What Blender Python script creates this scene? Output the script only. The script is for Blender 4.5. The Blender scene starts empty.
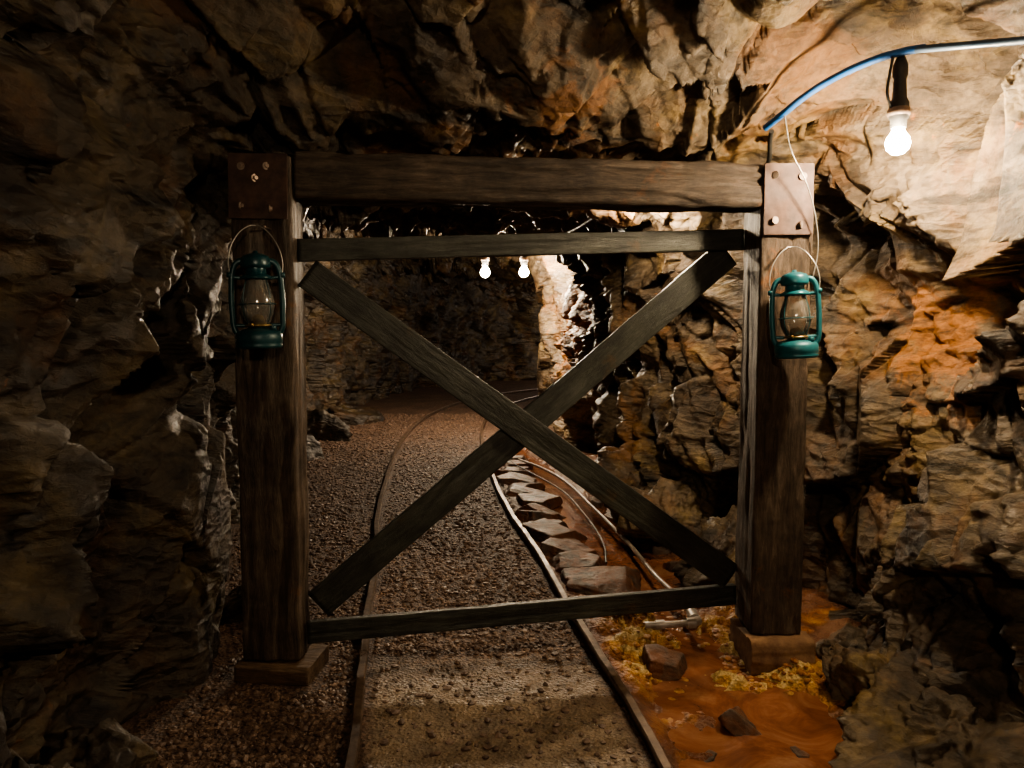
import bpy, bmesh, math, random
import numpy as np
from mathutils import Vector, Matrix, noise as mn
random.seed(7); rng=np.random.default_rng(11)
S=bpy.context.scene
COL=S.collection

# ---------------------------------------------------------------- numpy noise
def h3(i,j,k,s):
    i=i.astype(np.int64);j=j.astype(np.int64);k=k.astype(np.int64)
    n=(i*73856093)^(j*19349663)^(k*83492791)^(s*2654435761)
    n&=0xffffffff
    n=((n^(n>>16))*0x45d9f3b)&0xffffffff
    n=((n^(n>>16))*0x45d9f3b)&0xffffffff
    n=n^(n>>16)
    return (n&0xffffff)/float(0xffffff)
def vnoise(p,s=0):
    f=np.floor(p); t=p-f; t=t*t*(3-2*t)
    i,j,k=f[:,0],f[:,1],f[:,2]; r=0
    for a in (0,1):
        for b in (0,1):
            for c in (0,1):
                w=(t[:,0] if a else 1-t[:,0])*(t[:,1] if b else 1-t[:,1])*(t[:,2] if c else 1-t[:,2])
                r=r+w*h3(i+a,j+b,k+c,s)
    return r*2-1
def fbm(p,o=4,s=0):
    r=0;a=1;t=0
    for n in range(o):
        r=r+a*vnoise(p,s+n*17);t+=a;a*=.5;p=p*2.03+5.1
    return r/t
def cells(q,s,facet=None):
    """fractured blocks: nearest jittered cell, its tilted plane and edge distance;
    with facet set, a continuous surface of flat facets meeting in sharp arrises instead"""
    f=np.floor(q); F1=np.full(len(q),9.);F2=np.full(len(q),9.)
    H=np.zeros(len(q));T=np.zeros(len(q)); M=np.full(len(q),9.)
    for a in (-1,0,1):
        for b in (-1,0,1):
            for c in (-1,0,1):
                i,j,k=f[:,0]+a,f[:,1]+b,f[:,2]+c
                dx=q[:,0]-(i+h3(i,j,k,s));dy=q[:,1]-(j+h3(i,j,k,s+1));dz=q[:,2]-(k+h3(i,j,k,s+2))
                hh=h3(i,j,k,s+3)*2-1
                tt=dx*(h3(i,j,k,s+4)*2-1)+dy*(h3(i,j,k,s+5)*2-1)+dz*(h3(i,j,k,s+6)*2-1)
                if facet is not None:
                    l=np.maximum(np.maximum(np.abs(dx+.3*dy),np.abs(dy-.3*dz)),np.abs(dz+.3*dx))
                    M=np.minimum(M,facet*l+.8*tt+.22*hh)
                else:
                    d=np.sqrt(dx*dx+dy*dy+dz*dz); m=d<F1
                    F2=np.where(m,F1,np.minimum(F2,d))
                    H=np.where(m,hh,H);T=np.where(m,tt,T);F1=np.where(m,d,F1)
    if facet is not None: return M
    return H,T,F2-F1
R0=np.array(Matrix.Rotation(.55,3,'X')@Matrix.Rotation(-.6,3,'Y')@Matrix.Rotation(.3,3,'Z'))
R1=np.array(Matrix.Rotation(-.3,3,'X')@Matrix.Rotation(-.9,3,'Y')@Matrix.Rotation(.8,3,'Z'))
def rockdisp(p):
    w=np.stack([fbm(p*1.1+3,2,1),fbm(p*1.1+9,2,2),fbm(p*1.1+17,2,3)],1)*.07
    w+=np.stack([fbm(p*12+3,3,4),fbm(p*12+9,3,5),fbm(p*12+17,3,6)],1)*.005
    q=(p+w)@R0.T; q2=(p+w)@R1.T
    H,T,E=cells(q*np.array([1.0,1.25,1.9]),10)
    d=.06*H+.16*T-.02*np.exp(-(E/.025)**2)
    d+=.28*(cells(q2*np.array([1.4,1.8,2.7])+5,30,1.5)-.35)
    H,T,E=cells(q2*np.array([2.6,3.4,5.6])+3,40)
    m0=np.clip(fbm(p*1.2+4,2,66)*2.5+.5,.0,1)
    d+=m0*(.030*H+.07*T-.008*np.exp(-(E/.03)**2))
    d+=.10*(cells(q*np.array([3.2,4.4,7.0])+7,70,1.5)-.35)
    m=np.clip(fbm(p*1.7,3,61)*2.6+.45,.08,1)
    d+=m*.040*(cells(q2*np.array([7.5,10,16])+7,85,1.5)-.35)
    d+=m*.014*(cells(q*np.array([19,25,38])+7,95,1.5)-.35)
    far=np.clip((p[:,1]-5.5)/2,0,1)
    d+=far*.55*(cells(q2*np.array([.75,.95,1.3])+2,130,1.4)-.35)
    return d

# ---------------------------------------------------------------- mesh helpers
def mesh_obj(name,v,f,mat=None,smooth=True,parent=None):
    me=bpy.data.meshes.new(name)
    v=np.asarray(v,dtype=np.float32)
    if isinstance(f,np.ndarray):
        k=f.shape[1]
        me.vertices.add(len(v)); me.vertices.foreach_set('co',v.ravel())
        me.loops.add(f.size); me.loops.foreach_set('vertex_index',f.astype(np.int32).ravel())
        me.polygons.add(len(f)); me.polygons.foreach_set('loop_start',np.arange(0,f.size,k,dtype=np.int32))
        try: me.polygons.foreach_set('loop_total',np.full(len(f),k,dtype=np.int32))
        except Exception: pass
        me.update(calc_edges=True); me.validate()
    else:
        me.from_pydata([tuple(a) for a in v.tolist()],[],f)
    me.polygons.foreach_set('use_smooth',[smooth]*len(me.polygons))
    o=bpy.data.objects.new(name,me); COL.objects.link(o)
    if mat: me.materials.append(mat)
    if parent: o.parent=parent
    return o
def gridfaces(ns,nt):
    a=np.arange(ns*nt).reshape(ns,nt)
    return np.stack([a[:-1,:-1],a[:-1,1:],a[1:,1:],a[1:,:-1]],-1).reshape(-1,4)
def empty(name,loc=(0,0,0)):
    e=bpy.data.objects.new(name,None); e.empty_display_size=.1; e.location=loc; COL.objects.link(e); return e
def lathe(name,prof,mat,parent=None,n=40,loc=(0,0,0),smooth=True):
    v=[];f=[]
    for r,z in prof:
        for k in range(n):
            a=2*math.pi*k/n; v.append((loc[0]+r*math.cos(a),loc[1]+r*math.sin(a),loc[2]+z))
    for i in range(len(prof)-1):
        for k in range(n):
            f.append((i*n+k,i*n+(k+1)%n,(i+1)*n+(k+1)%n,(i+1)*n+k))
    return mesh_obj(name,v,f,mat,smooth,parent)
def tube(name,pts,r,mat,parent=None,cyclic=False,res=8):
    cu=bpy.data.curves.new(name,'CURVE'); cu.dimensions='3D'; cu.bevel_depth=r; cu.bevel_resolution=4; cu.resolution_u=res
    cu.use_fill_caps=True
    sp=cu.splines.new('BEZIER'); sp.bezier_points.add(len(pts)-1)
    for b,p in zip(sp.bezier_points,pts):
        b.co=p; b.handle_left_type=b.handle_right_type='AUTO'
    sp.use_cyclic_u=cyclic
    cu.materials.append(mat)
    o=bpy.data.objects.new(name,cu); COL.objects.link(o)
    if parent: o.parent=parent
    return o
def frame(A,B,face=Vector((0,-1,0))):
    A=Vector(A);B=Vector(B); x=(B-A).normalized(); z=(face-x*face.dot(x)).normalized(); y=z.cross(x)
    M=Matrix.Identity(4)
    for i in range(3): M[i][0]=x[i];M[i][1]=y[i];M[i][2]=z[i];M[i][3]=((A+B)/2)[i]
    return M,(B-A).length
def timber(name,A,B,w,d,mat,parent=None,face=Vector((0,-1,0)),rough=.004,rad=.012,seed=0,nl=110):
    """sawn timber A->B, local X along the grain, w across, d deep; worn, cracked surface"""
    M,L=frame(A,B,face)
    per=[];m=16
    hw,hd=w/2,d/2
    cs=[(hw-rad,hd-rad,0),(-hw+rad,hd-rad,90),(-hw+rad,-hd+rad,180),(hw-rad,-hd+rad,270)]
    for ci,(cx,cy,a0) in enumerate(cs):
        for k in range(4):
            a=math.radians(a0+k*30); per.append((cx+rad*math.cos(a),cy+rad*math.sin(a)))
        nx=cs[(ci+1)%4]; a=math.radians(a0+90)
        p0=(cx+rad*math.cos(a),cy+rad*math.sin(a)); b=math.radians(nx[2]); p1=(nx[0]+rad*math.cos(b),nx[1]+rad*math.sin(b))
        for k in range(1,m): per.append((p0[0]+(p1[0]-p0[0])*k/m,p0[1]+(p1[1]-p0[1])*k/m))
    per=np.array(per);n=len(per)
    xs=np.linspace(-L/2,L/2,nl)
    P=np.zeros((nl,n,3));P[:,:,0]=xs[:,None];P[:,:,1]=per[None,:,0];P[:,:,2]=per[None,:,1]
    q=P.reshape(-1,3)
    nd=fbm(q*np.array([1.5,30,30])+seed*3.7,3,5)*rough+fbm(q*np.array([4,6,6])+seed,4,9)*rough*1.6
    c=np.clip(1-np.abs(fbm(q*np.array([1.0,14,14])+seed*1.3,2,31))*9,0,1)*-rough*1.6
    nrm=q*np.array([0,1/hw,1/hd]); nrm=np.sign(nrm)*np.abs(nrm)**6; nrm/=np.linalg.norm(nrm,axis=1,keepdims=True)+1e-6
    q=q+nrm*(nd+c)[:,None]
    a=np.arange(nl*n).reshape(nl,n)
    F=np.stack([a[:-1],a[1:],np.roll(a,-1,1)[1:],np.roll(a,-1,1)[:-1]],-1).reshape(-1,4).tolist()
    F.append(a[0].tolist());F.append(a[-1][::-1].tolist())
    o=mesh_obj(name,q,[tuple(x) for x in F],mat,True,parent); o.matrix_world=M
    for p in o.data.polygons:
        if len(p.vertices)>4: p.use_smooth=False
    return o
def boxpart(name,M,sx,sy,sz,mat,parent=None,bev=.003):
    bm=bmesh.new(); bmesh.ops.create_cube(bm,size=1)
    for v in bm.verts: v.co=Vector((v.co.x*sx,v.co.y*sy,v.co.z*sz))
    bmesh.ops.bevel(bm,geom=bm.edges[:],offset=bev,segments=2,affect='EDGES')
    me=bpy.data.meshes.new(name);bm.to_mesh(me);bm.free();me.materials.append(mat)
    o=bpy.data.objects.new(name,me);COL.objects.link(o)
    if parent:o.parent=parent
    o.matrix_world=M; return o
def stone_np(sub,seed,scale,planes=10,slab=False):
    r=random.Random(seed); bm=bmesh.new(); bmesh.ops.create_icosphere(bm,subdivisions=sub,radius=1)
    N=[]
    if slab:
        N=[(Vector((r.uniform(-.12,.12),r.uniform(-.12,.12),1)).normalized(),.62),(Vector((0,0,-1)),.7)]
        k=r.choice((4,5,6)); a0=r.uniform(0,6)
        for i in range(k):
            a=a0+i*6.283/k+r.uniform(-.4,.4); N.append((Vector((math.cos(a),math.sin(a),r.uniform(.0,.3))).normalized(),r.uniform(.62,.98)))
        N.append((Vector((r.gauss(0,.5),r.gauss(0,.5),1)).normalized(),r.uniform(.6,.75)))
    else:
        for _ in range(planes):
            v=Vector((r.gauss(0,1),r.gauss(0,1),r.gauss(0,1))).normalized(); N.append((v,r.uniform(.5,.95)))
    V=[]
    for v in bm.verts:
        d=v.co.normalized(); t=1.35
        for n,k in N:
            c=n.dot(d)
            if c>.05: t=min(t,k/c)
        t*=1+.03*mn.noise(d*3+Vector((seed,0,0)))+.02*mn.noise(d*11+Vector((seed,0,0)))
        V.append((d.x*t*scale[0],d.y*t*scale[1],d.z*t*scale[2]))
    F=[tuple(v.index for v in f.verts) for f in bm.faces]; bm.free()
    return np.array(V),np.array(F)
def stones(name,specs,mat,sub=4,smooth=True,slab=False,parent=None,detail=0,fs=1):
    Vs=[];Fs=[];o=0
    for i,(loc,sc,rot) in enumerate(specs):
        V,F=stone_np(sub,i*13+len(specs),sc,slab=slab)
        Rm=np.array(Matrix.Rotation(rot[2],3,'Z')@Matrix.Rotation(rot[1],3,'Y')@Matrix.Rotation(rot[0],3,'X'))
        V=V@Rm.T
        if detail:
            nn=V/np.linalg.norm(V,axis=1,keepdims=True)
            q=(V+np.array(loc))@R1.T*fs
            V=V+nn*(detail*2.4*(cells(q*np.array([4,6,9]),210+i,1.5)-.35)+detail*.8*(cells(q*np.array([14,18,24]),230+i,1.5)-.35))[:,None]
        Vs.append(V+np.array(loc));Fs.append(F+o);o+=len(V)
    return mesh_obj(name,np.concatenate(Vs),np.concatenate(Fs),mat,smooth,parent)

# ---------------------------------------------------------------- materials
class NT:
    def __init__(s,name):
        s.m=bpy.data.materials.new(name); s.m.use_nodes=True; s.t=s.m.node_tree; s.n=s.t.nodes
        s.b=s.n['Principled BSDF']; s.out=s.n['Material Output']; s.tc=s.n.new('ShaderNodeTexCoord')
    def L(s,a,b): s.t.links.new(a,b)
    def mapv(s,scale=(1,1,1),rot=(0,0,0)):
        m=s.n.new('ShaderNodeMapping'); m.inputs['Scale'].default_value=scale; m.inputs['Rotation'].default_value=rot
        s.L(s.tc.outputs['Object'],m.inputs['Vector']); return m.outputs[0]
    def noise(s,sc,det=6,rough=.55,dist=0,vec=None):
        t=s.n.new('ShaderNodeTexNoise'); t.inputs['Scale'].default_value=sc;t.inputs['Detail'].default_value=det
        t.inputs['Roughness'].default_value=rough;t.inputs['Distortion'].default_value=dist
        s.L(vec or s.tc.outputs['Object'],t.inputs['Vector']); return t.outputs['Fac']
    def vor(s,sc,feat='F1',out='Distance',vec=None,metric=None):
        t=s.n.new('ShaderNodeTexVoronoi'); t.feature=feat; t.inputs['Scale'].default_value=sc
        if metric: t.distance=metric
        s.L(vec or s.tc.outputs['Object'],t.inputs['Vector']); return t.outputs[out]
    def ramp(s,fac,st):
        r=s.n.new('ShaderNodeValToRGB'); e=r.color_ramp.elements
        while len(e)<len(st): e.new(.5)
        for x,(p,c) in zip(e,st): x.position=p; x.color=(c[0],c[1],c[2],1) if hasattr(c,'__len__') else (c,c,c,1)
        s.L(fac,r.inputs[0]); return r.outputs[0]
    def mix(s,fac,a,b,mode='MIX'):
        m=s.n.new('ShaderNodeMix'); m.data_type='RGBA'; m.blend_type=mode
        for sock,val in ((m.inputs[0],fac),(m.inputs[6],a),(m.inputs[7],b)):
            if hasattr(val,'is_linked'): s.L(val,sock)
            elif hasattr(val,'__len__'): sock.default_value=(*val,1)
            else: sock.default_value=val
        return m.outputs[2]
    def math(s,op,a,b=0):
        m=s.n.new('ShaderNodeMath'); m.operation=op
        for i,v in enumerate((a,b)):
            if hasattr(v,'is_linked'): s.L(v,m.inputs[i])
            else: m.inputs[i].default_value=v
        return m.outputs[0]
    def bump(s,h,st,dist,prev=None):
        b=s.n.new('ShaderNodeBump'); b.inputs['Strength'].default_value=st;b.inputs['Distance'].default_value=dist
        s.L(h,b.inputs['Height'])
        if prev: s.L(prev,b.inputs['Normal'])
        return b.outputs[0]
    def near(s,c,r):
        """1 at world point c, falling to 0 at radius r"""
        v=s.n.new('ShaderNodeVectorMath'); v.operation='DISTANCE'; s.L(s.tc.outputs['Object'],v.inputs[0]); v.inputs[1].default_value=c
        m=s.n.new('ShaderNodeMapRange'); s.L(v.outputs['Value'],m.inputs[0]); m.inputs[1].default_value=r; m.inputs[2].default_value=0; m.inputs[3].default_value=0; m.inputs[4].default_value=1
        return m.outputs[0]
    def fin(s,col,rough,nrm=None,metal=0,spec=.5):
        for sock,v in (('Base Color',col),('Roughness',rough),('Metallic',metal),('Specular IOR Level',spec)):
            if hasattr(v,'is_linked'): s.L(v,s.b.inputs[sock])
            elif hasattr(v,'__len__'): s.b.inputs[sock].default_value=(*v,1)
            else: s.b.inputs[sock].default_value=v
        if nrm: s.L(nrm,s.b.inputs['Normal'])
        return s.m

def rock_mat(name,gain=1.0,rust=1.0):
    k=NT(name); g=gain
    sv=k.mapv((1,1,2.0),(.55,-.6,.3))
    n1=k.noise(1.3,8,.62,.8,sv)
    c=k.ramp(n1,[(.30,(.032*g,.022*g,.015*g)),(.44,(.082*g,.058*g,.038*g)),(.57,(.148*g,.110*g,.072*g)),(.72,(.23*g,.180*g,.125*g))])
    c2=k.ramp(k.noise(5.5,7,.7,.4,sv),[(.35,(.42,.40,.38)),(.6,(1.12,1.08,1.0))])
    c=k.mix(.9,c,c2,'MULTIPLY')
    rm=k.ramp(k.noise(1.9,6,.62,.5),[(.52,0),(.64,1*rust)])
    c=k.mix(k.math('MULTIPLY',rm,.5),c,(.25*g,.108*g,.026*g))
    ym=k.ramp(k.noise(3.1,5,.65,.2,k.mapv((1,1,1),(1,2,3))),[(.52,0),(.66,1)])
    c=k.mix(k.math('MULTIPLY',ym,.6),c,(.29*g,.20*g,.078*g))
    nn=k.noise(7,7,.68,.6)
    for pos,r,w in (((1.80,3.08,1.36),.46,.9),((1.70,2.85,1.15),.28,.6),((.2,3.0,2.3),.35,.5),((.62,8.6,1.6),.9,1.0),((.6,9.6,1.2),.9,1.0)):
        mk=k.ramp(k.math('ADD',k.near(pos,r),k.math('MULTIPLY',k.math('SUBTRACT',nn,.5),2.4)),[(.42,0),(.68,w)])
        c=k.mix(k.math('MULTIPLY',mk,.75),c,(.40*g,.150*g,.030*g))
    dk=k.ramp(k.noise(2.6,7,.7,1.0,k.mapv((1,1,2.8),(-.4,.5,1))),[(.36,.25),(.48,1)])
    c=k.mix(1,c,dk,'MULTIPLY')
    fine=k.ramp(k.noise(38,4,.7),[(.32,.55),(.62,1.15)])
    c=k.mix(.8,c,fine,'MULTIPLY')
    # rock colour gets darker towards the left-hand side of the drift
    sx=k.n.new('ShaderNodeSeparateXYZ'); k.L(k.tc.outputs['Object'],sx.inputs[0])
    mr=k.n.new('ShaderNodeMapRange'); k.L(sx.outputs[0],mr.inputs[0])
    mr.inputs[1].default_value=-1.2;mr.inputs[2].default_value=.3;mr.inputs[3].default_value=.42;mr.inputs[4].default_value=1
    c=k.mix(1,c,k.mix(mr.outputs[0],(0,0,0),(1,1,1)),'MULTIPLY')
    rg=k.ramp(k.noise(5,4,.6),[(.35,.30),(.65,.60)])
    wv=k.n.new('ShaderNodeVectorMath'); wv.operation='ADD'
    nz=k.n.new('ShaderNodeTexNoise'); nz.inputs['Scale'].default_value=4; nz.inputs['Detail'].default_value=3; k.L(sv,nz.inputs['Vector'])
    sc=k.n.new('ShaderNodeVectorMath'); sc.operation='SCALE'; k.L(nz.outputs['Color'],sc.inputs[0]); sc.inputs['Scale'].default_value=.12
    k.L(sv,wv.inputs[0]); k.L(sc.outputs[0],wv.inputs[1])
    b=k.bump(k.vor(12,'F1','Distance',wv.outputs[0],'MANHATTAN'),.5,.028)
    b=k.bump(k.noise(16,8,.76,.2,sv),.75,.02,b)
    b=k.bump(k.noise(80,3,.65),.5,.004,b)
    return k.fin(c,rg,b,0,.5)
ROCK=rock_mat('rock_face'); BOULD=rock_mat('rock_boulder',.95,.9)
def slab_mat():
    k=NT('stained_slab_rock')
    c=k.ramp(k.noise(6,7,.6,.4),[(.3,(.030,.019,.013)),(.5,(.070,.046,.032)),(.7,(.12,.088,.063))])
    c=k.mix(k.ramp(k.noise(8,6,.65,.5),[(.42,0),(.58,.85)]),c,(.15,.055,.022))
    return k.fin(c,k.ramp(k.noise(9,5),[(.35,.34),(.65,.62)]),k.bump(k.noise(20,8,.72),.9,.014),0,.4)
SLAB=slab_mat()

def floor_mat():
    k=NT('gravel_ground')
    at=k.n.new('ShaderNodeAttribute'); at.attribute_name='zones'
    sp=k.n.new('ShaderNodeSeparateColor'); k.L(at.outputs['Color'],sp.inputs[0])
    v=k.vor(75,'F1','Color'); 
    sc=k.n.new('ShaderNodeSeparateColor'); k.L(v,sc.inputs[0])
    g=k.ramp(sc.outputs[0],[(0,(.046,.025,.017)),(.5,(.100,.059,.039)),(1,(.20,.128,.086))])
    g=k.mix(.8,g,k.ramp(k.noise(2.2,6),[(.35,(.5,.45,.42)),(.65,(1.15,1.05,.95))]),'MULTIPLY')
    g=k.mix(.7,g,k.ramp(k.noise(30,6,.7),[(.3,(.45,.42,.4)),(.65,(1.2,1.2,1.2))]),'MULTIPLY')
    wetc=k.ramp(k.noise(7,9,.7),[(.35,(.115,.080,.050)),(.6,(.28,.205,.134))])
    g=k.mix(sp.outputs[2],g,wetc)
    mud=k.ramp(k.noise(6,9,.68,.5),[(.32,(.070,.026,.013)),(.5,(.20,.082,.040)),(.7,(.33,.18,.10))])
    g=k.mix(sp.outputs[0],g,mud)
    ov=k.math('ADD',sp.outputs[1],k.math('MULTIPLY',k.math('SUBTRACT',k.noise(22,6,.7),.5),1.0))
    och=k.ramp(ov,[(.08,(.15,.050,.018)),(.34,(.31,.125,.034)),(.60,(.47,.255,.070)),(.88,(.60,.43,.19))])
    om=k.ramp(sp.outputs[1],[(.02,0),(.13,1)])
    g=k.mix(om,g,och)
    wr=k.ramp(k.noise(9,6,.6),[(.42,.22),(.6,.6)])
    r=k.mix(sp.outputs[2],(.68,.68,.68),wr); r=k.mix(sp.outputs[0],r,k.ramp(k.noise(6,4),[(.4,.10),(.65,.34)]))
    b=k.bump(k.vor(75),.8,.012)
    b=k.bump(k.noise(24,8,.7),.9,.018,b)
    return k.fin(g,r,b)
FLOOR=floor_mat()
def gravel_mat():
    k=NT('gravel_stone')
    c=k.ramp(k.noise(23,4,.6),[(.3,(.044,.024,.017)),(.5,(.106,.064,.043)),(.7,(.22,.145,.10))])
    return k.fin(c,.55,k.bump(k.noise(150,3),.4,.002))
GRAV=gravel_mat()
def ochm():
    k=NT('ochre_sediment')
    c=k.ramp(k.noise(9,9,.72,.3),[(.38,(.16,.055,.02)),(.50,(.33,.14,.04)),(.62,(.48,.28,.085)),(.74,(.60,.44,.21))])
    return k.fin(c,.30,k.bump(k.noise(45,7,.7),.9,.012))
OCH=ochm()
def mudwater():
    k=NT('ochre_mud_water')
    c=k.ramp(k.noise(3.5,9,.7,1.2),[(.3,(.10,.036,.018)),(.5,(.22,.085,.040)),(.7,(.34,.18,.10))])
    b=k.bump(k.noise(7,5,.55,.6),.28,.02)
    return k.fin(c,k.ramp(k.noise(5,4),[(.42,.03),(.68,.12)]),b,0,1.0)
MUDW=mudwater()
def wood(name,d,m,l,rustm=.35,rustc=(.26,.10,.025),rough=.62,bs=1.0):
    k=NT(name)
    n=k.noise(1,9,.76,.5,k.mapv((5.5,38,38)))
    c=k.ramp(n,[(.32,d),(.5,m),(.70,l)])
    st=k.ramp(k.noise(6,8,.7),[(.35,(.42,.40,.38)),(.62,(1.2,1.16,1.10))])
    c=k.mix(.9,c,st,'MULTIPLY')
    ru=k.ramp(k.noise(3.6,8,.7,.4),[(.62,0),(.70,1)])
    c=k.mix(k.math('MULTIPLY',ru,rustm),c,rustc)
    b=k.bump(n,bs,.014); b=k.bump(k.noise(50,7,.7,0,k.mapv((.5,2,2))),.7*bs,.005,b)
    return k.fin(c,k.ramp(n,[(.3,rough+.15),(.7,rough-.15)]),b,0,.45)
POST=wood('weathered_post_wood',(.024,.016,.011),(.082,.057,.040),(.180,.137,.102),.6)
BEAM=wood('weathered_beam_wood',(.020,.013,.010),(.062,.043,.030),(.135,.100,.073),.3)
PLANK=wood('dark_plank_wood',(.015,.016,.013),(.038,.040,.033),(.080,.084,.071),.35,(.12,.06,.02),.38,.5)
BLOCK=wood('footing_wood',(.05,.028,.015),(.13,.08,.045),(.22,.14,.085),.5)
def metal(name,c1,c2,rough=.5,met=.7,sc=14,b=.3):
    k=NT(name); c=k.ramp(k.noise(sc,8,.65),[(.35,c1),(.65,c2)])
    return k.fin(c,k.ramp(k.noise(sc*.7,5),[(.3,rough-.1),(.7,rough+.2)]),k.bump(k.noise(sc*4,5),b,.003),met)
RUSTP=metal('rusted_plate_steel',(.038,.021,.016),(.100,.054,.038),.6,.2)
BOLT=metal('bolt_steel',(.20,.14,.11),(.34,.27,.22),.45,.6)
RAIL=metal('rusty_rail_steel',(.045,.027,.018),(.15,.10,.068),.36,.4,22)
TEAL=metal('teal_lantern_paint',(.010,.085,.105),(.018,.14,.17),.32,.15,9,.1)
TEAL_SHADED=metal('shaded_teal_lantern_paint',(.006,.034,.042),(.012,.060,.072),.30,.15,9,.1)  # same teal paint, darkened to put the left lantern's shade into its colour
WIRE=metal('galvanised_wire',(.30,.28,.25),(.48,.45,.42),.4,.8)
FIT=metal('galvanised_fitting',(.28,.24,.20),(.52,.48,.44),.35,.4)
BRASS=metal('burner_brass',(.25,.17,.07),(.45,.32,.15),.4,.8)
BLUE=metal('blue_cable_jacket',(.012,.08,.27),(.025,.13,.38),.4,0,5,.1)
GREYC=metal('grey_blue_cable_jacket',(.04,.07,.12),(.08,.12,.18),.45,0,5,.1)
BLACK=metal('black_rubber',(.01,.01,.01),(.03,.028,.025),.5,0)
PIPE=metal('muddy_grey_pipe',(.18,.13,.10),(.42,.37,.32),.4,.1)
BRICK=metal('footing_brick',(.11,.055,.03),(.25,.145,.075),.8,0,16,.8)
def glassm():
    k=NT('lantern_glass'); k.n.remove(k.b)
    tr=k.n.new('ShaderNodeBsdfTransparent'); tr.inputs[0].default_value=(.94,.93,.90,1)
    gl=k.n.new('ShaderNodeBsdfGlossy'); gl.inputs['Roughness'].default_value=.10
    df=k.n.new('ShaderNodeBsdfDiffuse'); df.inputs[0].default_value=(.66,.64,.58,1)
    fr=k.n.new('ShaderNodeFresnel'); fr.inputs[0].default_value=1.5
    m0=k.n.new('ShaderNodeMixShader'); k.L(k.ramp(k.noise(16,5),[(.35,.06),(.7,.26)]),m0.inputs[0]); k.L(tr.outputs[0],m0.inputs[1]); k.L(df.outputs[0],m0.inputs[2])
    m=k.n.new('ShaderNodeMixShader'); k.L(k.math('ADD',fr.outputs[0],.08),m.inputs[0]); k.L(m0.outputs[0],m.inputs[1]); k.L(gl.outputs[0],m.inputs[2])
    k.L(m.outputs[0],k.out.inputs[0]); return k.m
GLASS=glassm()
def emis(name,c,st):
    k=NT(name); k.b.inputs['Base Color'].default_value=(.8,.8,.8,1)
    k.b.inputs['Emission Color'].default_value=(*c,1);k.b.inputs['Emission Strength'].default_value=st; return k.m

# ---------------------------------------------------------------- tunnel shell
# stations: left foot, right foot, roof height
ST=[((-1.6,-4.0),(1.8,-4.0),2.6),((-1.5,-2.0),(1.8,-2.0),2.6),((-1.42,0),(1.75,0),2.65),((-1.40,1.4),(1.78,1.4),2.66),
((-1.38,2.2),(1.80,2.2),2.66),((-1.34,2.75),(1.76,2.75),2.58),((-1.36,3.15),(1.62,3.15),2.42),((-1.50,3.55),(1.74,3.55),2.34),((-1.75,4.1),(1.45,4.15),2.36),
((-2.1,5.0),(1.18,5.0),2.38),((-2.4,6.6),(.98,6.4),2.46),((-2.85,8.4),(.84,8.2),2.7),((-3.05,10.6),(.74,10.0),2.85),
((-2.9,13.4),(.66,11.6),2.85),((-1.9,18.0),(.80,13.4),2.7),((.2,20.4),(1.9,15.2),2.6),((3,21),(3,16.4),2.6),((6,21),(6,17),2.6)]
A=np.array([[a[0],a[1],b[0],b[1],h] for a,b,h in ST],float)
def catmull(A,u):
    n=len(A); i=np.clip(np.floor(u).astype(int),0,n-2); t=(u-i)[:,None]
    g=lambda k:A[np.clip(k,0,n-1)]
    p0,p1,p2,p3=g(i-1),g(i),g(i+1),g(i+2)
    return .5*((2*p1)+(-p0+p2)*t+(2*p0-5*p1+4*p2-p3)*t*t+(-p0+3*p1-3*p2+p3)*t**3)
U=np.concatenate([np.linspace(0,3,50,endpoint=False),np.linspace(3,4.4,50,endpoint=False),np.linspace(4.4,8.5,380,endpoint=False),
 np.linspace(8.5,10,120,endpoint=False),np.linspace(10,15,280,endpoint=False),np.linspace(15,17,40)])
C=catmull(A,U); ns=len(U)
NTS=660
ph=np.linspace(0,np.pi,4000); ex=2/5.0
sx_=-np.sign(np.cos(ph))*np.abs(np.cos(ph))**ex; sz_=np.abs(np.sin(ph))**ex
al=np.concatenate([[0],np.cumsum(np.hypot(np.diff(sx_)*1.5,np.diff(sz_)*2.4))]); 
tt=np.linspace(0,al[-1],NTS); X_=np.interp(tt,al,sx_); Z_=np.interp(tt,al,sz_)
mid=(C[:,0:2]+C[:,2:4])/2; half=(C[:,2:4]-C[:,0:2])/2
P=np.zeros((ns,NTS,3))
P[:,:,0]=mid[:,0,None]+half[:,0,None]*X_; P[:,:,1]=mid[:,1,None]+half[:,1,None]*X_; P[:,:,2]=C[:,4,None]*Z_-.12*(1-Z_)
gx=np.sign(X_)*np.abs(X_)**4.0; gz=np.abs(Z_)**4.0
hd=half/np.linalg.norm(half,axis=1,keepdims=True)
N=np.zeros_like(P); N[:,:,0]=-hd[:,0,None]*gx; N[:,:,1]=-hd[:,1,None]*gx; N[:,:,2]=-gz
N/=np.linalg.norm(N,axis=2,keepdims=True)
q=P.reshape(-1,3); D=rockdisp(q).reshape(ns,NTS)
PX,PY,PZ=P[:,:,0],P[:,:,1],P[:,:,2]
sm=lambda v:np.clip(v,0,1)**2*(3-2*np.clip(v,0,1))
D=D-D.mean()
lim=np.where(np.abs(PY-3.0)<.45,.10,.26)
lim=lim+.2*sm((PY-6)/2)*np.where(PX<0,1,0)
lim=lim-.16*sm((PX-.9)/.4)*sm((PY-1.6)/.3)*sm((3.0-PY)/.2)*sm((PZ-1.5)/.3)
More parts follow.
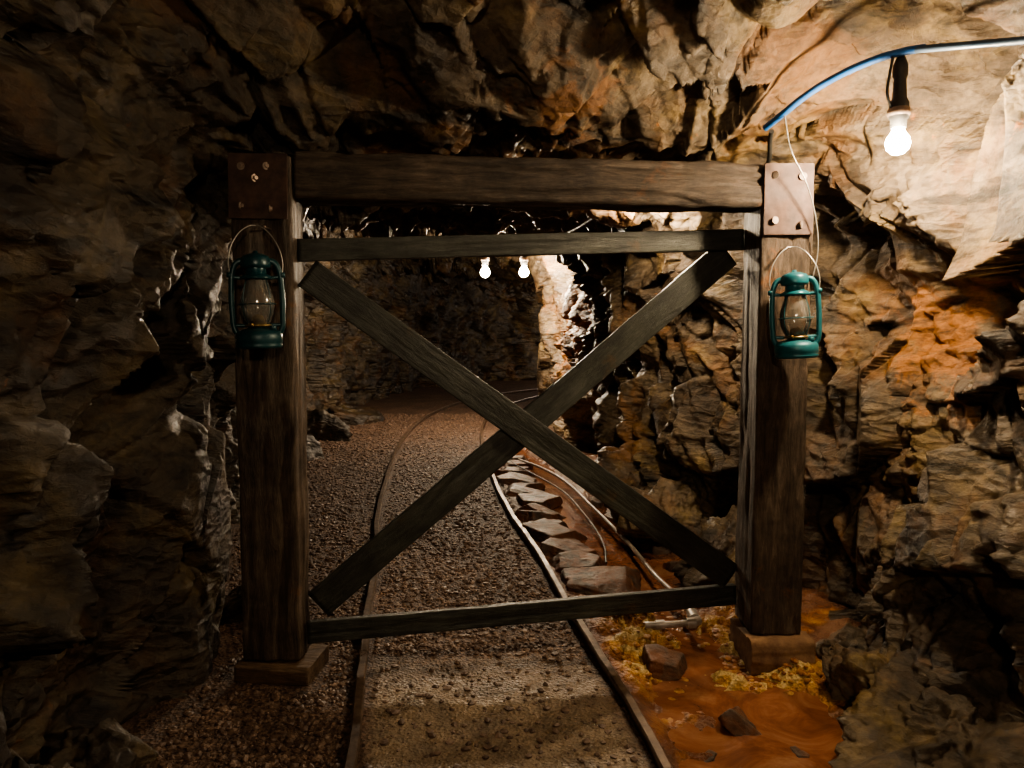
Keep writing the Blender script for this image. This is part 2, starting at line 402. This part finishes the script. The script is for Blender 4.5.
# keep head-room round the far lamps
lim=lim-.25*np.exp(-((PX)**2+(PY-10)**2)/1.2)*sm((PZ-1.8)/.4)
D=np.where(D>lim,lim+(D-lim)*.15,D)
def blob(cx,cy,cz,r,amp):
    return amp*np.exp(-((PX-cx)**2+(PY-cy)**2+(PZ-cz)**2)/r**2)
D+=blob(.9,4.9,.5,.6,.12)+blob(.9,5.6,1.5,.5,.1)
D-=blob(1.70,2.35,2.35,.42,.20)
# roof sags down to the lintel
D+=.16*sm((PZ-2.0)/.25)*sm((1.15-PX)/.4)*sm((PY-2.5)/.35)*sm((4.2-PY)/.5)
# right wall foot slopes out into the drift
D+=np.where(PX>.8,1,0)*(.26*sm((1.7-PZ)/1.6)+.12*sm((.6-PZ)/.6))*sm((3.15-PY)/.35)*sm((PY-.5)/.8)
P=P+N*D[:,:,None]
tm=(np.abs(P[:,:,1]-3.07)<.26)&(P[:,:,0]>-1.15)&(P[:,:,0]<1.3)&(PZ>1.9)
P[:,:,2]=np.where(tm,np.maximum(P[:,:,2],2.115+.03*(D-.1)),P[:,:,2])
i1,i2=int(NTS*.315),int(NTS*.685)
W={}
for nm,a,b in (('wall_left',0,i1+1),('ceiling',i1,i2+1),('wall_right',i2,NTS)):
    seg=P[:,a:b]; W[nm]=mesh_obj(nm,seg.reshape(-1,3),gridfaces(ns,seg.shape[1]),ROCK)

# ---------------------------------------------------------------- track path
TR=np.array([(.30,-3),(.22,-1),(.12,.8),(-.02,2.27),(-.126,3.0),(-.21,3.55),(-.33,4.42),(-.50,5.4),(-.67,6.83),(-.83,8.5),(-.90,10.3),(-.82,12.0),(-.45,13.9),(.5,16.0),(2.5,17.8),(5.5,18.6)])
tp=catmull(TR,np.linspace(0,len(TR)-1,420))
tan=np.gradient(tp,axis=0); tan/=np.linalg.norm(tan,axis=1,keepdims=True); nor=np.stack([tan[:,1],-tan[:,0]],1)
TRK=empty('mine_railway_track')
def rail(name,off):
    prof=[(-.035,-.03),(.035,-.03),(.035,-.02),(.009,-.008),(.009,.022),(.018,.030),(.018,.046),(.013,.052),(-.013,.052),(-.018,.046),(-.018,.030),(-.009,.022),(-.009,-.008),(-.035,-.02)]
    n=len(prof); V=[]
    wob=fbm(np.stack([np.arange(420)*.11,np.zeros(420)+off,np.zeros(420)],1),2,3)*.006
    for i in range(420):
        c=tp[i]+nor[i]*(off+wob[i])
        for a,z in prof: V.append((c[0]+nor[i][0]*a,c[1]+nor[i][1]*a,z))
    a=np.arange(420*n).reshape(420,n)
    F=np.stack([a[:-1],np.roll(a,-1,1)[:-1],np.roll(a,-1,1)[1:],a[1:]],-1).reshape(-1,4)
    return mesh_obj(name,V,F,RAIL,False,TRK)
rail('rail_left',-.49); rail('rail_right',.49)

# ---------------------------------------------------------------- floor
def ryt(y): return np.interp(y,[1,2.27,3.0,3.55,4.42,5.67,6.83,8.2,10,12],[.6,.457,.368,.285,.14,-.01,-.159,-.3,-.42,-.36])
chY=[0,1.2,2.3,2.8,3.3,3.7,4.06,4.84,6,7,8.2,9]
def chc(y): return np.interp(y,chY,[1.0,.98,.86,.84,.85,.80,.78,.64,.46,.31,.17,.1])
def chw(y): return np.interp(y,chY,[.5,.5,.42,.36,.20,.20,.28,.31,.24,.18,.12,.0])
def floorz(x,y):
    p=np.stack([x,y,np.zeros_like(x)],1)
    z=.016*fbm(p*2.2,4,7)+.006*fbm(p*14,3,8)
    d=np.abs(x-chc(y)+.08*fbm(p*3,3,55))/np.maximum(chw(y),.02)
    ch=np.clip(1.35-d,0,1); ch=ch*ch*(3-2*ch); ch=np.where(y<9,ch,0)
    right=np.clip((x-ryt(y)-.03)/.1,0,1)*(y<9.5)
    z=z+right*(.030*fbm(p*6,5,71)-.012)-ch*.085*right
    z=z+right*ch*.06*np.clip(fbm(p*4.5,5,72)*2,-.3,1)*(1-.7*np.clip((y-3.9)/.3,0,1))
    cr=1.25*np.exp(-((y-3.30)/.48)**2)*np.exp(-((x-.68)/.40)**2)*right+1.0*np.exp(-((y-2.98)/.18)**2-((x-1.06)/.24)**2)
    cr=np.clip(cr*(1+1.3*fbm(p*5,3,89)),0,1)
    bil=np.clip(1-np.abs(fbm(p*8.5,3,88))*3.0,0,1); bil2=1-np.abs(fbm(p*24,2,98))*2
    flat=1-.6*np.exp(-((x-.74)/.18)**2-((y-3.22)/.14)**2)
    z=z+cr*(.024+.044*bil+.014*bil2)*flat
    z=z+.055*np.exp(-((x-.955)/.055)**2-((y-3.12)/.16)**2)
    return z,ch*right,right,cr*(.30+.52*bil+.2*bil2)
nf=520
vv=np.linspace(-.08,1.08,nf)
FX=C[:,0,None]+(C[:,2]-C[:,0])[:,None]*vv; FY=C[:,1,None]+(C[:,3]-C[:,1])[:,None]*vv
z,ch,right,cr=floorz(FX.ravel(),FY.ravel())
fv=np.stack([FX.ravel(),FY.ravel(),z],1)
fo=mesh_obj('floor',fv,gridfaces(ns,nf),FLOOR)
pf=fv.copy(); pf[:,2]=0
x,y=fv[:,0],fv[:,1]
mudm=np.clip(right*1.0*(.75+.5*fbm(pf*3,3,33)),0,1)
och=np.clip(cr*1.15+.5*right*np.clip(fbm(pf*5,4,44)*2.4-.30,0,1)*np.clip(1-np.abs(y-3.3)/2.5,0,1),0,1)
cxt=np.interp(y,tp[:,1][:330],tp[:,0][:330])
wet=np.clip((3.15-y)/.5+.5*fbm(pf*3,3,60),0,1)*np.clip((.47-np.abs(x-cxt))/.05,0,1)
ca=fo.data.color_attributes.new('zones','FLOAT_COLOR','POINT')
ca.data.foreach_set('color',np.stack([mudm,och,wet,np.ones_like(wet)],1).astype(np.float32).ravel())

ys=np.linspace(.3,9,260); us=np.linspace(-1,1,24)
WX=chc(ys)[:,None]+us[None]*(chw(ys)*1.5+.02)[:,None]; WX=np.minimum(WX,1.30); WX=np.maximum(WX,(ryt(ys)+.06)[:,None]); WY=np.repeat(ys[:,None],24,1)
mesh_obj('muddy_water',np.stack([WX.ravel(),WY.ravel(),np.full(WX.size,-.038)],1),gridfaces(260,24),MUDW,parent=fo)

def ico(sub=1):
    bm=bmesh.new(); bmesh.ops.create_icosphere(bm,subdivisions=sub,radius=1)
    B=np.array([v.co[:] for v in bm.verts]);Fb=np.array([[v.index for v in f.verts] for f in bm.faces]);bm.free(); return B,Fb
def pack(name,x,y,z,s,r,mat,sub=1,flat=(.5,.8),jit=.6,smooth=False,parent=None):
    n=len(x);B,Fb=ico(sub)
    V=B[None]*(1-jit/2+jit*r.random((n,len(B),1)))*np.stack([.8+.5*r.random(n),.8+.5*r.random(n),flat[0]+(flat[1]-flat[0])*r.random(n)],1)[:,None,:]
    a=r.random(n)*6.28; ca,sa=np.cos(a),np.sin(a)
    X=V[:,:,0]*ca[:,None]-V[:,:,1]*sa[:,None];Y=V[:,:,0]*sa[:,None]+V[:,:,1]*ca[:,None]
    V=np.stack([X,Y,V[:,:,2]],2)*s[:,None,None]+np.stack([x,y,z],1)[:,None,:]
    F=Fb[None]+(np.arange(n)*len(B))[:,None,None]
    return mesh_obj(name,V.reshape(-1,3),F.reshape(-1,3),mat,smooth,parent)
def scatter(n,smin,smax,seed,name):
    r=np.random.default_rng(seed)
    y=1.7+(r.random(n)**1.7)*10.5
    L=np.interp(y,[0,2.2,3.1,4,5,6.6,8.4,10.6,13],[-1.3,-1.2,-1.2,-1.55,-1.9,-2.2,-2.55,-2.75,-2.6])
    Rr=ryt(y)+.05
    x=L+(Rr-L)*r.random(n)
    c=np.interp(y,tp[:,1][:330],tp[:,0][:330]); off=np.abs(np.abs(x-c)-.49)
    keep=(off>.04)&((np.abs(x-c)>.45)|(y>3.1)|(r.random(n)<.15))&~((np.abs(x+.95)<.2)&(np.abs(y-2.95)<.2))
    x=x[keep];y=y[keep];n=len(x)
    z,_,_,_=floorz(x,y)
    s=(smin+(smax-smin)*r.random(n)**2)*(1+y*.05)
    pack(name,x,y,z+s*.15,s,r,GRAV,parent=fo)
scatter(30000,.004,.014,5,'loose_gravel')
# small nodules of iron ochre on the crust
r=np.random.default_rng(9); xs_=[];ys_=[];ss_=[]
for cx,cy,rad,n in ((.50,3.55,.08,70),(.62,3.45,.08,70),(.72,3.6,.08,60),(.58,3.15,.06,50),(.95,3.32,.09,70),(.98,2.98,.05,80),(.42,3.75,.06,40),(.78,3.85,.08,50),(1.14,2.93,.05,50),(.66,2.92,.05,40),(.40,4.1,.05,30),(.96,3.1,.03,60),(.50,3.0,.05,30)):
    xs_.append(r.normal(cx,rad,n));ys_.append(r.normal(cy,rad*1.1,n));ss_.append(.004+.016*r.random(n)**2.2)
x=np.concatenate(xs_);y=np.concatenate(ys_);s=np.concatenate(ss_)
k=(x>ryt(y)+.08)&(x<1.25)&~((np.abs(x-1.12)<.14)&(y>2.98)&(y<3.29)); x=x[k];y=y[k];s=s[k]
z=floorz(x,y)[0]
pack('ochre_sediment_crust',x,y,np.maximum(z,-.045)+s*.05,s,r,OCH,2,(.4,.8),.25,True,parent=fo)

# rock slabs between rail and ditch
sp=[]
rr=random.Random(5)
yy=4.0
while yy<8.0:
    xr=float(ryt(yy))+.08; xe=float(chc(yy)-chw(yy)*.60)
    wd=max(xe-xr,.14)
    s=wd*.60
    sp.append(((xr+wd*.5+rr.uniform(-.04,.04),yy,-.006+rr.uniform(-.012,.02)),(s*rr.uniform(.9,1.3),rr.uniform(.13,.24),rr.uniform(.045,.065)),(rr.uniform(-.16,.16),rr.uniform(-.06,.22),rr.uniform(-.9,.9))))
    yy+=rr.uniform(.18,.34)
for cx,cy,s in ((.50,4.0,.10),(1.0,4.35,.10),(.96,4.7,.09),(.88,5.2,.12),(.70,6.0,.10)):
    sp.append(((cx,cy,-.02),(s,s*.8,.05),(.1,rr.uniform(-.1,.2),rr.uniform(0,3))))
for l,sc,ro in (((.84,2.60,-.04),(.09,.07,.05),(.5,.5,.9)),((.64,3.02,.0),(.12,.07,.06),(.2,.1,.3)),((.98,2.42,-.045),(.05,.03,.02),(0,0,2)),((.66,2.4,-.045),(.04,.03,.02),(0,0,.6))):
    sp.append((l,sc,ro))
stones('rock_slabs',sp,SLAB,5,True,True,detail=.005,fs=2)
bp=[((1.46,2.35,.02),(.34,.38,.28),(.2,.3,.5)),((1.40,1.9,.0),(.36,.40,.20),(.1,.1,1.5)),((1.42,3.05,.02),(.16,.16,.16),(.1,.5,.4)),((1.36,2.75,-.02),(.16,.18,.12),(.1,.2,.9))]
stones('outcrop_blocks',bp,BOULD,6,parent=W['wall_right'],detail=.045)
bq=[((1.22,4.1,.1),(.22,.26,.26),(.3,.1,.5)),((1.14,4.75,.12),(.24,.3,.30),(.6,.3,1.5)),((1.04,5.4,.3),(.24,.4,.36),(.7,.3,2.5)),((.95,6.2,.1),(.2,.35,.25),(.2,.3,3))]
stones('outcrop_blocks_far',bq,BOULD,6,parent=W['wall_right'],detail=.045)
stones('rubble',[((-1.24,3.6,.05),(.2,.2,.16),(.2,.1,.3)),((-1.36,2.3,.0),(.14,.2,.14),(.2,.1,1.3)),((-1.32,1.9,.05),(.2,.2,.2),(.1,.3,2.3)),
 ((-2.5,8.0,.05),(.35,.4,.25),(.2,.1,.3)),((-2.6,9.4,.0),(.3,.5,.3),(.2,.3,1.3)),((-2.6,11.2,.0),(.4,.5,.35),(.2,.1,2.3))],BOULD,5,parent=W['wall_left'],detail=.03)

# ---------------------------------------------------------------- timber set
TF=empty('timber_frame')
timber('post_left',(-.965,2.965,.075),(-.965,2.965,2.06),.232,.17,POST,TF,rough=.006,seed=1,nl=220)
timber('post_right',(1.12,3.17,.11),(1.12,3.17,2.062),.212,.24,POST,TF,rough=.006,seed=2,nl=220)
timber('lintel_beam',(-.845,3.0,1.997),(1.012,3.14,1.985),.178,.20,BEAM,TF,rough=.009,rad=.018,seed=3,nl=220)
timber('footing_block_left',(-1.09,2.965,.034),(-.79,2.935,.030),.24,.075,BLOCK,TF,face=Vector((0,0,1)),rough=.004,seed=4,nl=30)
def Mx(l,rz=0,ry=0): return Matrix.Translation(l)@Matrix.Rotation(rz,4,'Z')@Matrix.Rotation(ry,4,'Y')
timber('footing_brick_right',(.99,3.12,.030),(1.26,3.13,.030),.27,.15,BRICK,TF,face=Vector((0,0,1)),rough=.010,rad=.022,seed=8,nl=60)
boxpart('plate_left',Mx((-.968,2.868,1.945),0,.01),.225,.010,.245,RUSTP,TF,.002)
boxpart('plate_right',Mx((1.117,3.037,1.925),0,-.005),.200,.010,.285,RUSTP,TF,.002)
for i,(bx,by,bz) in enumerate([(-1.03,2.86,2.02),(-.93,2.86,2.02),(-.975,2.86,1.975),(-1.03,2.86,1.87),(-.92,2.86,1.86),(1.06,3.028,2.02),(1.17,3.028,2.015),(1.06,3.028,1.84),(1.165,3.028,1.825)]):
    bm=bmesh.new(); bmesh.ops.create_cone(bm,cap_ends=True,segments=6,radius1=.010,radius2=.008,depth=.014)
    bmesh.ops.create_cone(bm,cap_ends=True,segments=20,radius1=.015,radius2=.015,depth=.004,matrix=Matrix.Translation((0,0,-.004)))
    me=bpy.data.meshes.new('bolt');bm.to_mesh(me);bm.free();me.materials.append(BOLT)
    o=bpy.data.objects.new('bolt_%d'%(i+1),me);COL.objects.link(o);o.parent=TF;o.location=(bx,by,bz);o.rotation_euler=(math.pi/2,0,i*.5)

G=empty('cross_braced_gate')
nrm=Vector((.16,-.987,0)).normalized()
timber('top_rail',(-.848,2.965,1.713),(1.008,3.275,1.792),.090,.032,PLANK,G,nrm,.0015,.004,11)
timber('bottom_rail',(-.842,2.965,.158),(1.008,3.275,.206),.092,.032,PLANK,G,nrm,.0015,.004,12)
timber('brace_front',(-.815,2.972,1.625),(.985,3.270,.290),.126,.028,PLANK,G,nrm,.0015,.004,13)
b=-nrm*.030
timber('brace_back',Vector((-.80,2.972,.262))+b,Vector((.955,3.270,1.735))+b,.126,.028,PLANK,G,nrm,.0015,.004,14)

# ---------------------------------------------------------------- lanterns
def lantern(name,loc,rz,tilt,paint,sc=(1,1,1),hook=.405):
    E=empty(name)
    lathe('fuel_tank',[(0,0),(.076,0),(.082,.004),(.085,.010),(.081,.015),(.085,.020),(.085,.044),(.079,.054),(.062,.062),(.036,.066),(.034,.070),(0,.070)],paint,E)
    lathe('filler_cap',[(0,0),(.013,0),(.013,.014),(.010,.017),(0,.017)],paint,E,20,(.052,-.035,.058))
    lathe('burner',[(.030,.066),(.034,.072),(.048,.074),(.048,.078),(.026,.084),(.020,.105),(.008,.112),(0,.112)],BRASS,E)
    lathe('glass_globe',[(.036,.078),(.044,.088),(.056,.112),(.061,.138),(.060,.160),(.050,.195),(.040,.220),(.038,.232)],GLASS,E)
    lathe('chimney_hood',[(.036,.226),(.056,.226),(.058,.231),(.048,.240),(.038,.244),(.036,.262),(.036,.268)],paint,E)
    lathe('vent_cap',[(.030,.258),(.034,.262),(.052,.264),(.054,.272),(.052,.292),(.046,.301),(.022,.309),(.010,.311),(.008,.318),(0,.319)],paint,E)
    for s in (-1,1):
        tube('air_tube_%d'%(s+2),[(s*.070,0,.046),(s*.083,0,.064),(s*.088,0,.110),(s*.088,0,.200),(s*.082,0,.250),(s*.066,0,.280),(s*.040,0,.286)],.0105,paint,E)
        tube('tube_bridge_%d'%(s+2),[(s*.085,0,.234),(s*.070,0,.232),(s*.050,0,.230)],.006,paint,E)
        tube('globe_bracket_%d'%(s+2),[(s*.085,0,.078),(s*.065,0,.076),(s*.044,0,.076)],.006,paint,E)
        lathe('bail_ear_%d'%(s+2),[(0,-.008),(.011,-.008),(.011,.008),(0,.008)],paint,E,16,(s*.092,0,.240))
    for k in (0,1):
        a=math.pi/4+k*math.pi/2; c,d=math.cos(a),math.sin(a)
        for s in (-1,1):
            tube('guard_wire_%d'%(k*2+s+2),[(s*c*.047,s*d*.047,.080),(s*c*.064,s*d*.064,.118),(s*c*.067,s*d*.067,.155),(s*c*.056,s*d*.056,.205),(s*c*.046,s*d*.046,.230)],.0016,paint,E)
    tube('guard_ring',[(.067*math.cos(t),.067*math.sin(t),.145) for t in np.linspace(0,2*math.pi,12,endpoint=False)],.0016,paint,E,True)
    tube('bail_handle',[(-.092,0,.240),(-.094,0,.29),(-.072,.01,.355),(-.024,.03,hook-.005),(0,.04,hook),(.024,.03,hook-.006),(.072,.01,.35),(.094,0,.29),(.092,0,.240)],.0020,WIRE,E)
    lathe('crank_knob',[(0,0),(.006,0),(.006,.012),(0,.012)],BRASS,E,12,(-.02,-.05,.072))
    E.location=loc; E.rotation_euler=(0,tilt,rz); E.scale=sc
    return E
lantern('hurricane_lantern',(-.940,2.758,1.330),.28,-.02,TEAL_SHADED,(1.0,1.0,1.13))
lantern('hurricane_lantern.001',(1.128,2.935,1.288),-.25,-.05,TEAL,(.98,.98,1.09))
def nail(name,l):
    o=lathe(name,[(0,0),(.003,0),(.003,.07),(.007,.07),(.007,.073),(0,.073)],BOLT,TF,12); o.location=l; o.rotation_euler=(math.pi/2,0,0)
nail('nail_1',(-.93,2.885,1.785)); nail('nail_2',(1.10,3.055,1.725))

# ---------------------------------------------------------------- cable & lamp
CB=empty('lamp_cable')
tube('blue_jacket',[(1.02,3.05,2.21),(1.063,2.95,2.245),(1.12,2.90,2.29),(1.193,2.85,2.333),(1.293,2.75,2.366),(1.364,2.68,2.372),(1.42,2.62,2.366)],.0135,BLUE,CB)
tube('grey_jacket',[(1.40,2.64,2.367),(1.49,2.50,2.330),(1.57,2.34,2.285),(1.62,2.18,2.24),(1.66,2.0,2.2)],.0125,GREYC,CB)
tube('lamp_lead',[(1.345,2.69,2.36),(1.335,2.69,2.30),(1.33,2.69,2.23),(1.355,2.695,2.17)],.005,BLACK,CB)
tube('tie_wire',[(1.06,2.95,2.24),(1.09,2.95,2.10),(1.16,2.97,1.98),(1.215,3.0,1.84),(1.235,3.02,1.72),(1.22,3.03,1.60)],.0025,WIRE,CB)
def bulb(name,loc,power,col=(1,.78,.52),r=.036,holder=True):
    E=empty(name)
    st=power/(math.pi*4*math.pi*r*r)
    m=emis(name.replace('.','_')+'_glow',col,st)
    lathe('glass',[(0,-1.0*r),(r*.5,-.87*r),(r*.87,-.5*r),(r,0),(r*.87,.5*r),(r*.55,.95*r),(r*.42,1.3*r)],m,E,14)
    if holder:
        lathe('socket',[(r*.42,1.25*r),(r*.62,1.3*r),(r*.66,2.0*r),(r*.78,2.1*r),(r*.80,3.4*r),(r*.6,3.8*r),(r*.5,5.5*r),(r*.62,5.7*r),(r*.62,6.6*r),(r*.3,7.4*r),(0,7.8*r)],BLACK,E,28)
        lathe('socket_ring',[(r*.80,2.3*r),(r*.90,2.4*r),(r*.90,2.9*r),(r*.80,3.0*r)],BOLT,E,28)
    E.location=loc; return E
bulb('light_bulb',(1.378,2.70,2.064),96,(1,.79,.52),.041)
bulb('light_bulb.001',(-.36,10.0,2.165),300,(1,.82,.60),.065)
bulb('light_bulb.002',(.16,10.0,2.165),230,(1,.80,.55),.065)
bulb('light_bulb.003',(.72,4.3,2.11),74,(1,.80,.55),.035,False)
bulb('fill_bulb',(.2,-.9,2.22),105,(1,.80,.56),.07)  # unseen bulb added behind the camera as fill for the foreground
bulb('light_bulb.005',(3.2,18.4,2.1),150,(1,.88,.76),.05)
tube('ceiling_cable',[(1.05,3.06,2.20),(1.10,3.35,2.10),(.9,3.6,2.12),(.72,4.3,2.17),(.5,6,2.2),(.3,8,2.3),(.15,10,2.50),(-.36,10.02,2.50)],.010,BLACK)

# ---------------------------------------------------------------- ditch pipe
DP=empty('drain_pipe')
tube('hose',[(-.05,9.2,.03),(.03,7.9,.03),(.28,7.3,.03),(.448,6.7,.04),(.62,5.6,.04),(.75,4.62,.035),(.79,4.0,.05),(.825,3.54,.080),(.835,3.34,.085)],.013,PIPE,DP)
tube('outlet_pipe',[(.60,3.24,.075),(.70,3.235,.080),(.80,3.24,.085)],.015,FIT,DP)
def cyl(name,a,b,r):
    tube(name,[a,b],r,FIT,DP)
cyl('collar_1',(.785,3.238,.085),(.825,3.238,.087),.025)
cyl('collar_2',(.836,3.36,.085),(.832,3.28,.086),.025)
cyl('elbow',(.812,3.238,.087),(.845,3.262,.088),.021)
cyl('collar_3',(.645,3.237,.077),(.685,3.236,.079),.022)
tube('black_hose',[(-.25,9.5,.03),(.0,7.6,.03),(.15,7.0,.05),(.42,6.2,.04),(.52,5.6,.03),(.60,4.8,.0),(.56,4.3,.02)],.007,BLACK)

# ---------------------------------------------------------------- world, camera
w=bpy.data.worlds.new('mine_dark'); S.world=w; w.use_nodes=True
w.node_tree.nodes['Background'].inputs[0].default_value=(.0,.0,.0,1); w.node_tree.nodes['Background'].inputs[1].default_value=0
cam=bpy.data.cameras.new('camera'); cam.sensor_width=36; cam.lens=26.02; cam.clip_start=.05
co=bpy.data.objects.new('camera',cam); COL.objects.link(co); co.location=(0,0,1.4); co.rotation_euler=(math.radians(90-4.2),0,0); S.camera=co
S.view_settings.look='AgX - Medium High Contrast'
